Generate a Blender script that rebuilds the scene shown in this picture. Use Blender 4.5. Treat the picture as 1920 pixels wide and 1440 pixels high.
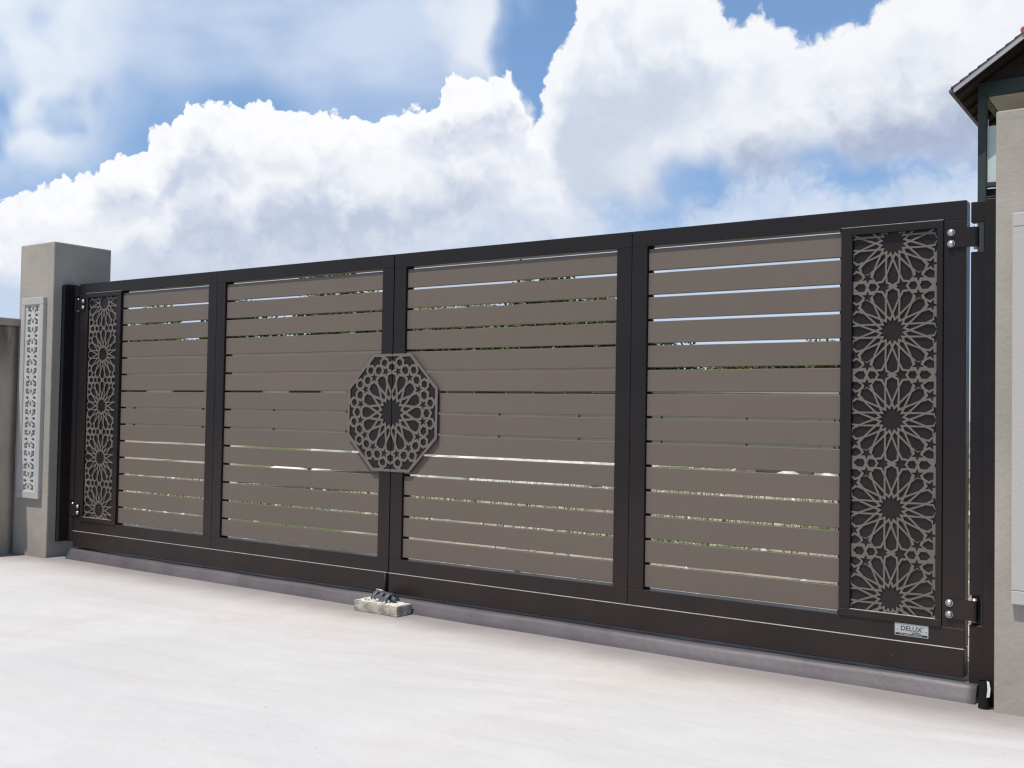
import bpy, bmesh, math, random
from mathutils import Vector, Matrix, noise as mnoise
from mathutils.geometry import delaunay_2d_cdt
from math import sin, cos, pi, radians, tan, atan2, sqrt

random.seed(7)
SC = bpy.context.scene
COL = SC.collection
for o in list(bpy.data.objects):
    bpy.data.objects.remove(o)

# ------------------------------------------------------------------ camera
# world: x along the gate, y into the yard, z up; z = 0 is the groove above the kick plate
CAM = Vector((3.679, -4.2191, 0.8616))
YAW, PITCH, ROLL, FPX = -0.6025, 0.0275, 0.0168, 1952.38
fwd = Vector((sin(YAW) * cos(PITCH), cos(YAW) * cos(PITCH), sin(PITCH)))
rgt = Vector((cos(YAW), -sin(YAW), 0))
upv = rgt.cross(fwd)
r2 = rgt * cos(ROLL) + upv * sin(ROLL)
u2 = -rgt * sin(ROLL) + upv * cos(ROLL)
cam_data = bpy.data.cameras.new('camera')
cam = bpy.data.objects.new('camera', cam_data)
COL.objects.link(cam)
m = Matrix((r2, u2, -fwd)).transposed().to_4x4()
m.translation = CAM
cam.matrix_world = m
cam_data.sensor_fit = 'HORIZONTAL'
cam_data.sensor_width = 36
cam_data.lens = FPX / 1920 * 36
cam_data.clip_start = 0.05
cam_data.clip_end = 5000
SC.camera = cam

# ------------------------------------------------------------------ sun and sky
SUN_DIR = Vector((0.25, 1.0, -2.36)).normalized()      # the way the light travels
sun_el = math.asin(-SUN_DIR.z)
sun_az = atan2(-SUN_DIR.x, -SUN_DIR.y)                 # clockwise from +y
ld = bpy.data.lights.new('sun', 'SUN')
ld.energy = 4.4
ld.angle = radians(0.53)
ld.color = (1.0, 0.955, 0.89)
sun = bpy.data.objects.new('sun', ld)
COL.objects.link(sun)
sun.rotation_euler = SUN_DIR.to_track_quat('-Z', 'Y').to_euler()
sun.location = (0, -6, 14)

SC.view_settings.view_transform = 'Standard'
SC.view_settings.look = 'None'
SC.view_settings.exposure = 0.0
SC.view_settings.gamma = 1.0
SC.view_settings.use_curve_mapping = False
SC.render.engine = 'CYCLES'
SC.cycles.use_denoising = True
SC.cycles.max_bounces = 8
SC.cycles.filter_width = 1.3


class NT:
    """small helper to write node trees as expressions"""
    def __init__(s, tree):
        s.t = tree
        s.n = tree.nodes
        s.l = tree.links
        s.dim = '3D'

    def put(s, sock, v):
        if hasattr(v, 'is_output') or isinstance(v, bpy.types.NodeSocket):
            s.l.new(v, sock)
        else:
            sock.default_value = v

    def math(s, op, a, b=None, c=None, clamp=False):
        n = s.n.new('ShaderNodeMath')
        n.operation = op
        n.use_clamp = clamp
        s.put(n.inputs[0], a)
        if b is not None:
            s.put(n.inputs[1], b)
        if c is not None:
            s.put(n.inputs[2], c)
        return n.outputs[0]

    def add(s, a, b): return s.math('ADD', a, b)
    def sub(s, a, b): return s.math('SUBTRACT', a, b)
    def mul(s, a, b): return s.math('MULTIPLY', a, b)
    def mad(s, a, b, c): return s.math('MULTIPLY_ADD', a, b, c)

    def sstep(s, lo, hi, x):
        n = s.n.new('ShaderNodeMapRange')
        n.interpolation_type = 'SMOOTHSTEP'
        s.put(n.inputs['Value'], x)
        s.put(n.inputs['From Min'], lo)
        s.put(n.inputs['From Max'], hi)
        return n.outputs['Result']

    def lin(s, lo, hi, x, a=0.0, b=1.0):
        n = s.n.new('ShaderNodeMapRange')
        s.put(n.inputs['Value'], x)
        s.put(n.inputs['From Min'], lo)
        s.put(n.inputs['From Max'], hi)
        s.put(n.inputs['To Min'], a)
        s.put(n.inputs['To Max'], b)
        return n.outputs['Result']

    def comb(s, x, y, z=0.0):
        n = s.n.new('ShaderNodeCombineXYZ')
        for i, v in enumerate((x, y, z)):
            s.put(n.inputs[i], v)
        return n.outputs[0]

    def sep(s, v):
        n = s.n.new('ShaderNodeSeparateXYZ')
        s.l.new(v, n.inputs[0])
        return n.outputs

    def noise(s, vec, scale, detail=3.0, rough=0.5, dist=0.0, out='Fac'):
        n = s.n.new('ShaderNodeTexNoise')
        n.noise_dimensions = s.dim
        s.l.new(vec, n.inputs['Vector'])
        n.inputs['Scale'].default_value = scale
        n.inputs['Detail'].default_value = detail
        n.inputs['Roughness'].default_value = rough
        n.inputs['Distortion'].default_value = dist
        return n.outputs[out]

    def voro(s, vec, scale, detail=0.0, smooth=0.6, out='Distance', feature='SMOOTH_F1'):
        n = s.n.new('ShaderNodeTexVoronoi')
        n.feature = feature
        n.voronoi_dimensions = s.dim
        s.l.new(vec, n.inputs['Vector'])
        n.inputs['Scale'].default_value = scale
        n.inputs['Detail'].default_value = detail
        if feature == 'SMOOTH_F1':
            n.inputs['Smoothness'].default_value = smooth
        return n.outputs[out]

    def mix(s, f, a, b, blend='MIX'):
        n = s.n.new('ShaderNodeMix')
        n.data_type = 'RGBA'
        n.blend_type = blend
        s.put(n.inputs[0], f)
        s.put(n.inputs[6], a if not isinstance(a, tuple) else a[:3] + (1,))
        s.put(n.inputs[7], b if not isinstance(b, tuple) else b[:3] + (1,))
        return n.outputs[2]

    def curve(s, x, pts):
        """piecewise curve through pts (x, y) in real units"""
        x0, x1 = pts[0][0], pts[-1][0]
        y0, y1 = min(q[1] for q in pts), max(q[1] for q in pts)
        n = s.n.new('ShaderNodeFloatCurve')
        c = n.mapping.curves[0]
        P = [((a - x0) / (x1 - x0), (b - y0) / (y1 - y0)) for a, b in pts]
        c.points[0].location = P[0]
        c.points[1].location = P[-1]
        for q in P[1:-1]:
            c.points.new(*q)
        for q in c.points:
            q.handle_type = 'VECTOR'
        n.mapping.update()
        s.put(n.inputs['Value'], s.lin(x0, x1, x))
        return s.mad(n.outputs[0], y1 - y0, y0)


def make_world():
    w = bpy.data.worlds.new('World')
    SC.world = w
    w.use_nodes = True
    t = w.node_tree
    t.nodes.clear()
    N = NT(t)
    N.dim = '2D'
    out = t.nodes.new('ShaderNodeOutputWorld')
    bg = t.nodes.new('ShaderNodeBackground')
    sky = t.nodes.new('ShaderNodeTexSky')
    sky.sky_type = 'NISHITA'
    sky.sun_disc = False
    sky.sun_elevation = sun_el
    sky.sun_rotation = sun_az
    sky.altitude = 50
    sky.air_density = 1.0
    sky.dust_density = 0.35
    sky.ozone_density = 3.0
    STR = 0.105
    tc = t.nodes.new('ShaderNodeTexCoord')
    d = N.sep(tc.outputs['Generated'])
    u = N.mul(N.math('ARCTAN2', d[0], d[1]), 57.29578)
    v = N.mul(N.math('ARCSINE', d[2]), 57.29578)
    P = N.comb(u, v, 0.0)
    # domain warp: big lumps, small lumps, frayed edge
    w1 = N.sep(N.noise(P, 0.32, 2.0, 0.5, out='Color'))
    w2 = N.sep(N.noise(P, 1.5, 3.0, 0.55, out='Color'))
    pu = N.mad(N.sub(w1[0], 0.5), 1.4, N.mad(N.sub(w2[0], 0.5), 0.75, u))
    pv = N.mad(N.sub(w1[1], 0.5), 1.0, N.mad(N.sub(w2[1], 0.5), 0.5, v))
    Pw = N.comb(pu, pv, 0.0)
    vo1 = N.voro(Pw, 0.62, feature='F1')
    vo2 = N.voro(Pw, 1.7, 1.0, feature='F1')
    bil = N.add(N.mul(N.sub(0.45, vo1), 0.85), N.mul(N.sub(0.4, vo2), 0.45))
    # relief: light falls on the clouds from above and behind the camera
    Ps = N.comb(N.mad(N.sub(w1[0], 0.5), 2.0, u), N.mad(N.sub(w1[1], 0.5), 1.6, v), 0.0)
    Pd = N.comb(N.add(pu, 0.12), N.add(pv, 0.42), 0.0)
    e1 = N.sub(N.noise(Pw, 0.42, 2.5, 0.5), N.noise(Pd, 0.42, 2.5, 0.5))
    low = N.noise(P, 0.13, 2.0, 0.5)
    low2 = N.noise(Ps, 0.30, 2.5, 0.45)
    A = [(-180, 8.5), (-110, 10), (-69.593, 7.925), (-64.371, 8.999), (-60.946, 9.739), (-60.478, 10.044), (-59.542, 11.048), (-57.581, 11.511), (-56.329, 11.951), (-56.028, 13.114), (-54.694, 13.514), (-54.378, 14.415), (-52.877, 14.672), (-52.362, 15.462), (-51.699, 15.87), (-50.744, 15.749), (-50.377, 15.277), (-49.373, 15.898), (-48.256, 15.75), (-47.987, 16.173), (-46.86, 16.126), (-46.139, 15.585), (-44.716, 15.76), (-43.849, 15.595), (-42.414, 16.084), (-41.973, 15.861), (-40.961, 16.292), (-39.506, 16.736), (-38.746, 16.982), (-38.556, 17.748), (-37.475, 18.296), (-36.586, 18.187), (-35.261, 18.513), (-34.067, 17.993), (-33.609, 17.185), (-32.9, 15.6), (-31.6, 13.2), (-29.5, 10.2), (-24, 7.0), (-8.831, 6.0), (40, 8.0), (110, 12), (180, 8.5)]
    B = [(-180, 6), (-69.572, 7.214), (-60.917, 8.707), (-59.505, 9.699), (-57.28, 9.638), (-55.255, 10.185), (-53.966, 10.722), (-52.663, 11.559), (-51.883, 12.515), (-50.947, 12.971), (-49.984, 12.721), (-48.598, 12.603), (-48.29, 13.665), (-47.517, 14.157), (-45.256, 14.361), (-42.949, 14.05), (-40.92, 14.312), (-38.582, 14.678), (-36.529, 15.182), (-35.35, 15.374), (-33.563, 14.568), (-32.073, 13.343), (-30.582, 11.4), (-27.644, 9.0), (-19.131, 7.0), (40, 7.0), (180, 6)]
    R = [(-180, 5), (-60.877, 7.281), (-36.5, 9.5), (-33.7, 14.2), (-32.9, 17.192), (-32.5, 18.68), (-32.2, 20.274), (-31.852, 21.579), (-31.342, 22.86), (-27.829, 24.058), (-24.326, 22.668), (-23.594, 21.492), (-22.445, 20.587), (-21.97, 21.02), (-20.906, 21.41), (-20.399, 21.046), (-19.916, 20.072), (-18.671, 19.625), (-17.043, 19.953), (-15.445, 20.458), (-14.71, 20.928), (-13.625, 22.266), (-8.874, 23.024), (40, 20.942), (90, 14), (180, 5)]
    S = [(-180, 4), (-60.877, 6.281), (-34.68, 10.881), (-30.588, 12.906), (-27.695, 15.116), (-24.831, 17.36), (-22.276, 18.238), (-19.213, 18.842), (-16.768, 19.246), (-15.175, 19.733), (-11.32, 20.176), (-8.386, 20.857), (40, 18), (90, 10), (180, 4)]
    L = [(-180, 5), (-69.522, 5.545), (-60.885, 7.541), (-53.386, 8.645), (-45.145, 9.4), (-39.959, 10.177), (-37.935, 11.663), (-37.063, 12.254), (-36.185, 12.558), (-34.707, 12.445), (-33.524, 12.321), (-32.049, 12.279), (-30.567, 11.492), (-29.089, 10.639), (-27.046, 10.205), (-25.036, 10.892), (-23.624, 12.21), (-21.936, 13.104), (-19.712, 13.511), (-18.339, 13.285), (-17.25, 12.583), (-16.44, 11.733), (-15.12, 12.069), (-13.825, 13.186), (-11.287, 13.392), (60, 12), (180, 5)]
    white = (0.98, 0.985, 1.0)
    grey = (0.63, 0.69, 0.79)
    deep = (0.40, 0.47, 0.62)

    def bank(base, pts, edge, s0, s1, bot=None, gcol=grey, amp=1.0, kill=1.0, emb=1.0, fray=0.0, wob=4.0, wcol=None):
        top = N.curve(pu, pts)
        h = N.add(N.sub(top, pv), N.mul(bil, amp))
        mask = N.sstep(-fray, edge, h)
        if bot is not None:
            mask = N.mul(mask, N.sstep(bot[0], bot[1], N.mad(N.sub(low2, 0.5), 5.0, v)))
        mask = N.mul(mask, kill)
        sh = N.sstep(s0, s1, N.add(h, N.mul(N.sub(low2, 0.5), wob)))
        sh = N.math('SUBTRACT', sh, N.mul(e1, emb), clamp=True)
        c = N.mix(sh, wcol or white, gcol)
        return N.mix(mask, base, c)

    base = N.mix(1.0, sky.outputs[0], (STR, STR, STR), 'MULTIPLY')
    base = N.mix(N.lin(8.0, 60.0, v, 0.62, 0.08), base, (0.25, 0.47, 0.86))
    # thin high veil
    st = N.comb(N.mul(u, 0.45), N.mad(u, -0.12, v), 3.0)
    veil = N.sstep(0.30, 0.72, N.noise(st, 0.22, 4.0, 0.5))
    vh = N.sstep(13.5, 18.6, N.mad(N.sub(low, 0.5), 7.0, v))
    vw = N.sstep(-33.5, -37.0, N.mad(N.sub(low2, 0.5), 5.0, u))
    base = N.mix(N.mul(N.mad(veil, 0.42, 0.40), N.mul(vh, vw)), base, (0.70, 0.785, 0.925))
    # denser wedge of the veil beside the blue gap
    uw = N.mad(N.sub(low2, 0.5), 3.0, u)
    wd = N.mul(N.mul(N.sstep(-40.2, -37.6, uw), N.sstep(-35.2, -36.4, uw)), N.sstep(16.6, 18.8, N.mad(N.sub(low2, 0.5), 3.0, v)))
    base = N.mix(N.mul(wd, 0.7), base, (0.93, 0.95, 0.99))
    # soft patch of cloud on the far left
    pl = N.mul(N.sstep(-54.0, -58.5, N.mad(N.sub(low2, 0.5), 6.0, u)), N.sstep(10.0, 14.0, N.mad(N.sub(low2, 0.5), 4.0, v)))
    base = N.mix(N.mul(pl, N.sstep(0.2, 0.6, low2)), base, (0.80, 0.86, 0.95))
    # low haze towards the horizon
    hz = N.sstep(13.5, 6.0, N.mad(N.sub(low2, 0.5), 5.0, v))
    base = N.mix(N.mul(hz, 0.66), base, (0.69, 0.78, 0.92))
    base = bank(base, R, 0.7, 1.8, 6.5, (N.lin(-31.0, -24.0, u, 7.5, 12.0), N.lin(-31.0, -24.0, u, 12.0, 15.0)), gcol=(0.60, 0.67, 0.80), amp=1.0, wob=6.0, emb=0.7, wcol=(0.93, 0.945, 0.98))
    base = bank(base, S, 3.2, 1.8, 6.2, (12.2, 14.6), gcol=(0.39, 0.46, 0.63), amp=1.2, kill=0.90, fray=1.2, emb=0.6, wcol=(0.88, 0.905, 0.95))
    ka = N.sstep(-30.3, -33.2, u)
    base = bank(base, A, N.lin(-35.0, -31.5, u, 0.18, 4.5), 1.2, 4.2, (3.5, 7.5), amp=1.0, wob=3.8, gcol=(0.56, 0.63, 0.775), kill=ka, emb=0.9)
    base = bank(base, B, 1.6, 0.9, 4.4, (4.0, 8.0), wcol=(0.92, 0.935, 0.975), gcol=(0.52, 0.59, 0.74), amp=1.1, kill=N.mul(ka, 0.95), fray=0.3, emb=0.8)
    base = bank(base, L, 2.4, 1.0, 4.0, (5.0, 9.0), gcol=(0.55, 0.65, 0.83), amp=1.8, kill=0.72, fray=0.8, emb=0.6, wcol=(0.80, 0.84, 0.92))
    # below the horizon
    t.links.new(base, bg.inputs['Color'])
    bg.inputs['Strength'].default_value = 1.0
    t.links.new(bg.outputs[0], out.inputs[0])
    w.cycles.sampling_method = 'MANUAL'
    w.cycles.sample_map_resolution = 512


make_world()

# ------------------------------------------------------------------ materials
MATS = {}


def material(name, col, rough=0.6, var=0.12, scale=4.0, bump=0.0, bscale=60.0, metal=0.0, spec=0.5,
             stretch=(1, 1, 1), tint=None, tscale=1.2, tfac=0.5, detail=6.0, coat=0.0, bdist=0.01, fn=None, each=0.0):
    if name in MATS:
        return MATS[name]
    mt = bpy.data.materials.new(name)
    mt.use_nodes = True
    t = mt.node_tree
    N = NT(t)
    b = t.nodes['Principled BSDF']
    tc = t.nodes.new('ShaderNodeTexCoord')
    geo = t.nodes.new('ShaderNodeNewGeometry')
    mp = t.nodes.new('ShaderNodeMapping')
    t.links.new(geo.outputs['Position'], mp.inputs[0])
    mp.inputs['Scale'].default_value = stretch
    vec = mp.outputs[0]
    n1 = N.noise(vec, scale, detail, 0.6)
    lo = tuple(c * (1 - var) for c in col)
    hi = tuple(min(1, c * (1 + var)) for c in col)
    c = N.mix(N.sstep(0.3, 0.7, n1), lo, hi)
    if tint:
        c = N.mix(N.mul(N.sstep(0.45, 0.75, N.noise(vec, tscale, 5.0, 0.6)), tfac), c, tint)
    if fn:
        c = fn(N, vec, c)
    if each:
        oi = t.nodes.new('ShaderNodeObjectInfo')
        k = N.lin(0.0, 1.0, oi.outputs['Random'], 1 - each, 1 + each)
        c = N.mix(1.0, c, N.comb(k, k, k), 'MULTIPLY')
    t.links.new(c, b.inputs['Base Color'])
    b.inputs['Roughness'].default_value = rough
    rr = N.mad(N.noise(vec, scale * 3.1, 3.0), 0.25, rough - 0.125)
    t.links.new(rr, b.inputs['Roughness'])
    b.inputs['Metallic'].default_value = metal
    b.inputs['Specular IOR Level'].default_value = spec
    if coat:
        b.inputs['Coat Weight'].default_value = coat
    if bump:
        bn = t.nodes.new('ShaderNodeBump')
        bn.inputs['Strength'].default_value = bump
        bn.inputs['Distance'].default_value = bdist
        t.links.new(N.noise(vec, bscale, 5.0, 0.6), bn.inputs['Height'])
        t.links.new(bn.outputs[0], b.inputs['Normal'])
    MATS[name] = mt
    return mt


def dust_and_bounce(N, vec, c):
    """dried splash marks on the lowest part of the gate, and a dust film with painted ground bounce"""
    z = N.sep(vec)[2]
    sp = N.sstep(0.73, 0.77, N.noise(vec, 110.0, 2.0, 0.5))
    big = N.sstep(0.30, 0.70, N.noise(vec, 3.0, 4.0, 0.6))
    fz = N.sstep(0.05, -0.07, z)
    bounce_film = N.mul(N.mad(big, 0.5, 0.5), N.sstep(0.9, -0.08, z))
    c = N.mix(N.mul(bounce_film, 0.14), c, (0.125, 0.070, 0.053))  # brown film: some dust, plus warm ground bounce put into the colour
    return N.mix(N.mul(N.mul(sp, fz), 0.3), c, (0.3, 0.24, 0.18))


M_frame = material('dark brown powder coat', (0.0120, 0.0092, 0.0100), 0.36, 0.10, 2.0, 0.05, 500.0, spec=0.26, fn=dust_and_bounce)
M_slat = material('taupe powder coat', (0.1300, 0.1050, 0.0875), 0.47, 0.03, 1.2, 0.05, 500.0, spec=0.22, each=0.02)
M_lat = material('taupe lattice sheet', (0.135, 0.117, 0.102), 0.5, 0.04, 2.0, spec=0.22)
M_black = material('black rubber', (0.008, 0.008, 0.009), 0.7, 0.1, 5.0, spec=0.2)
M_post = material('dark post paint', (0.0110, 0.0092, 0.0105), 0.5, 0.12, 3.0, 0.05, 400.0, spec=0.2, fn=dust_and_bounce)
M_steel = material('bright steel', (0.50, 0.49, 0.47), 0.40, 0.06, 30.0, metal=1.0)
M_plate = material('brushed plate', (0.42, 0.43, 0.42), 0.45, 0.08, 120.0, metal=0.35, stretch=(1, 1, 12))
M_highlight = material('painted edge highlight', (0.42, 0.41, 0.39), 0.4, 0.15, 20.0, metal=0.3)  # pale colour standing in for sunlit edges of the frame
M_ink = material('plate ink', (0.012, 0.012, 0.014), 0.6, 0.05, 3.0)
M_inkl = material('plate light ink', (0.28, 0.28, 0.28), 0.6, 0.05, 3.0)


def render_fn(N, vec, c):
    st = N.noise(N.comb(N.mul(N.sep(vec)[0], 5.0), N.mul(N.sep(vec)[1], 5.0), N.mul(N.sep(vec)[2], 0.55)), 1.0, 5.0, 0.6)
    c = N.mix(N.mul(N.sstep(0.5, 0.75, st), 0.25), c, (0.165, 0.148, 0.13))
    z = N.sep(vec)[2]
    low = N.mul(N.sstep(0.35, -0.2, z), N.sstep(0.4, 0.65, N.noise(vec, 6.0, 4.0)))
    return N.mix(N.mul(low, 0.3), c, (0.18, 0.152, 0.115))


M_render = material('grey cement render', (0.318, 0.290, 0.252), 0.85, 0.10, 2.2, 0.45, 34.0, spec=0.25,
                    tint=(0.27, 0.24, 0.205), tscale=1.7, tfac=0.4, bdist=0.006, fn=render_fn)
M_cast = material('pale cast stone', (0.40, 0.387, 0.365), 0.85, 0.06, 3.0, 0.3, 120.0, spec=0.25,
                  tint=(0.30, 0.285, 0.25), tscale=3.0, tfac=0.35, bdist=0.004)


M_carve = material('whitewashed carving', (0.46, 0.455, 0.44), 0.85, 0.08, 8.0, 0.2, 160.0, spec=0.25)


def stain_fn(N, vec, c):
    z = N.sep(vec)[2]
    y = N.sep(vec)[1]
    s1 = N.noise(N.comb(N.mul(y, 9.0), N.mul(z, 1.3), 0.0), 1.0, 5.0, 0.65)
    top = N.mul(N.sstep(0.42, 0.62, s1), N.sstep(1.0, 1.42, z))
    cor = N.sstep(-0.185, -0.140, N.mad(N.sub(s1, 0.5), 0.06, y))
    return N.mix(N.mul(cor, 0.7), N.mix(N.mul(top, 0.75), c, (0.05, 0.043, 0.036)), (0.045, 0.042, 0.04))


M_wall = material('stained old render', (0.38, 0.32, 0.25), 0.9, 0.15, 3.0, 0.5, 40.0, spec=0.2, fn=stain_fn)


def concrete_fn(N, vec, c):
    s = N.sep(vec)
    # broom and float marks: long streaks that bend slowly
    wx = N.mad(N.sub(N.noise(vec, 0.5, 3.0, 0.5), 0.5), 0.8, s[1])
    st = N.comb(N.mad(wx, 0.9, N.mul(s[0], 0.35)), N.mad(wx, 5.5, N.mul(s[0], -1.3)), 0.0)
    f1 = N.noise(st, 1.1, 7.0, 0.62, 0.4)
    f2 = N.noise(st, 4.5, 6.0, 0.65, 0.8)
    c = N.mix(N.mul(N.sstep(0.40, 0.72, f1), 0.38), c, (0.43, 0.421, 0.417))
    c = N.mix(N.mul(N.sstep(0.52, 0.72, N.noise(vec, 1.1, 6.0, 0.65)), 0.5), c, (0.57, 0.565, 0.56))
    c = N.mix(N.mul(N.sstep(0.55, 0.80, f2), 0.30), c, (0.40, 0.38, 0.37))
    c = N.mix(N.mul(N.sstep(0.50, 0.72, N.noise(vec, 0.75, 5.0, 0.6)), 0.70), c, (0.46, 0.405, 0.355))
    c = N.mix(N.mul(N.sstep(0.56, 0.70, N.noise(st, 0.9, 4.0, 0.6)), 0.22), c, (0.48, 0.41, 0.345))
    c = N.mix(N.mul(N.sstep(0.70, 0.76, N.noise(st, 9.0, 4.0, 0.7)), 0.6), c, (0.25, 0.23, 0.215))
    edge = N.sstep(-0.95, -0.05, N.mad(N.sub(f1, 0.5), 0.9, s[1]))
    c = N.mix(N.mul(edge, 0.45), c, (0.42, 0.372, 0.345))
    foot_shade = N.sstep(-0.50, -0.06, N.mad(N.sub(N.noise(vec, 2.2, 4.0, 0.6), 0.5), 0.30, s[1]))  # soft shade band beside the kerb, painted into the concrete colour
    c = N.mix(N.mul(foot_shade, 0.85), c, (0.20, 0.177, 0.175))
    grit = N.sstep(0.715, 0.745, N.noise(vec, 38.0, 2.0, 0.5))
    patch = N.sstep(0.45, 0.62, N.noise(vec, 1.3, 3.0, 0.5))
    return N.mix(N.mul(N.mul(grit, patch), 0.45), c, (0.20, 0.18, 0.165))


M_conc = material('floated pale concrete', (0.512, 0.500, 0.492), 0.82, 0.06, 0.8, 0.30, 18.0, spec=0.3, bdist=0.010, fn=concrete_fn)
M_kerb = material('shade-darkened concrete', (0.078, 0.068, 0.074), 0.55, 0.2, 3.0, 0.2, 30.0, spec=0.5,
                  tint=(0.12, 0.106, 0.11), tscale=2.0, tfac=0.6)  # kerb colour darkened to stand in for the shade band under the gate


def yard_fn(N, vec, c):
    c = N.mix(N.sstep(0.47, 0.56, N.noise(vec, 0.23, 5.0, 0.65)), c, (0.10, 0.12, 0.045))
    c = N.mix(N.mul(N.sstep(0.5, 0.68, N.noise(vec, 0.9, 6.0, 0.7)), 0.85), c, (0.46, 0.44, 0.41))
    return N.mix(N.sstep(0.56, 0.62, N.noise(vec, 7.0, 4.0, 0.7)), c, (0.15, 0.125, 0.10))


M_yard = material('sandy yard', (0.315, 0.265, 0.20), 0.95, 0.15, 2.0, 0.6, 12.0, spec=0.1, bdist=0.05, fn=yard_fn)
M_stone = material('pale gravel', (0.50, 0.475, 0.44), 0.9, 0.3, 6.0, 0.4, 30.0, spec=0.2)
M_brick = material('cement brick', (0.33, 0.30, 0.245), 0.9, 0.35, 18.0, 0.9, 90.0, spec=0.2,
                   tint=(0.56, 0.54, 0.49), tscale=14.0, tfac=0.7, bdist=0.006)
M_mortar = material('mortar crust', (0.60, 0.585, 0.53), 0.95, 0.3, 40.0, 0.9, 160.0, spec=0.2, bdist=0.006)
M_pvc = material('grey plastic', (0.085, 0.09, 0.10), 0.5, 0.12, 12.0, spec=0.4)
M_zinc = material('galvanised steel', (0.40, 0.38, 0.35), 0.45, 0.2, 30.0, metal=0.7)
M_pocket = material('worn edge paint', (0.045, 0.042, 0.042), 0.5, 0.2, 20.0)
M_bark = material('bark', (0.09, 0.07, 0.05), 0.9, 0.3, 4.0, 0.6, 12.0)
M_green = material('dark green paint', (0.014, 0.027, 0.028), 0.5, 0.08, 1.0)
M_fascia = material('pale grey fascia', (0.34, 0.35, 0.38), 0.6, 0.06, 1.0)
M_tile = material('dark roof tile', (0.062, 0.05, 0.052), 0.7, 0.2, 3.0, tint=(0.13, 0.05, 0.045), tscale=1.5, tfac=0.5)
M_ridge = material('red ridge tile', (0.30, 0.075, 0.06), 0.7, 0.15, 3.0)
M_soffit = material('brown soffit', (0.020, 0.013, 0.013), 0.8, 0.15, 2.0)
M_ceil = material('cream ceiling', (0.55, 0.53, 0.49), 0.8, 0.05, 1.0)
M_house = material('cream house wall', (0.55, 0.53, 0.48), 0.85, 0.06, 1.0)
M_broof = material('brown sheet roof', (0.062, 0.043, 0.036), 0.7, 0.15, 1.0)
M_gwall = material('grey block wall', (0.15, 0.142, 0.133), 0.9, 0.12, 0.8, 0.4, 8.0)
M_dark = material('dark opening', (0.02, 0.02, 0.022), 0.5, 0.1, 2.0)
M_sack = material('white cement sack', (0.66, 0.65, 0.62), 0.8, 0.1, 4.0)
M_timber = material('weathered board', (0.10, 0.075, 0.055), 0.85, 0.3, 5.0, stretch=(1, 1, 6))


def leaf_mat(name, a, b):
    mt = bpy.data.materials.new(name)
    mt.use_nodes = True
    t = mt.node_tree
    N = NT(t)
    p = t.nodes['Principled BSDF']
    oi = t.nodes.new('ShaderNodeObjectInfo')
    geo = t.nodes.new('ShaderNodeNewGeometry')
    n = N.noise(geo.outputs['Position'], 0.9, 3.0)
    f = N.math('ADD', N.mul(n, 0.8), N.mul(geo.outputs['Random Per Island'], 0.35), clamp=True)
    c = N.mix(f, a, b)
    t.links.new(c, p.inputs['Base Color'])
    p.inputs['Roughness'].default_value = 0.6
    p.inputs['Specular IOR Level'].default_value = 0.3
    return mt


M_leaf = leaf_mat('leaf', (0.022, 0.045, 0.012), (0.10, 0.15, 0.028))
M_leaf2 = leaf_mat('yellowish leaf', (0.04, 0.062, 0.014), (0.16, 0.18, 0.035))
M_grass = leaf_mat('grass blade', (0.06, 0.11, 0.02), (0.20, 0.24, 0.06))


def glass_mat():
    mt = bpy.data.materials.new('frosted glass')
    mt.use_nodes = True
    b = mt.node_tree.nodes['Principled BSDF']
    N = NT(mt.node_tree)
    geo = mt.node_tree.nodes.new('ShaderNodeNewGeometry')
    c = N.mix(N.noise(geo.outputs['Position'], 0.8, 2.0), (0.50, 0.62, 0.58), (0.58, 0.69, 0.65))
    mt.node_tree.links.new(c, b.inputs['Base Color'])
    b.inputs['Roughness'].default_value = 0.25
    b.inputs['Transmission Weight'].default_value = 0.2
    return mt


M_glass = glass_mat()

# ------------------------------------------------------------------ mesh helpers


def link(o, parent=None):
    COL.objects.link(o)
    if parent is not None:
        o.parent = parent
    return o


def tag(o, label=None, cat=None, group=None, kind=None):
    for k, v in (('label', label), ('category', cat), ('group', group), ('kind', kind)):
        if v:
            o[k] = v
    return o


def empty(name, loc=(0, 0, 0), **kw):
    o = bpy.data.objects.new(name, None)
    o.location = loc
    o.empty_display_size = 0.1
    link(o)
    return tag(o, **kw)


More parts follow.
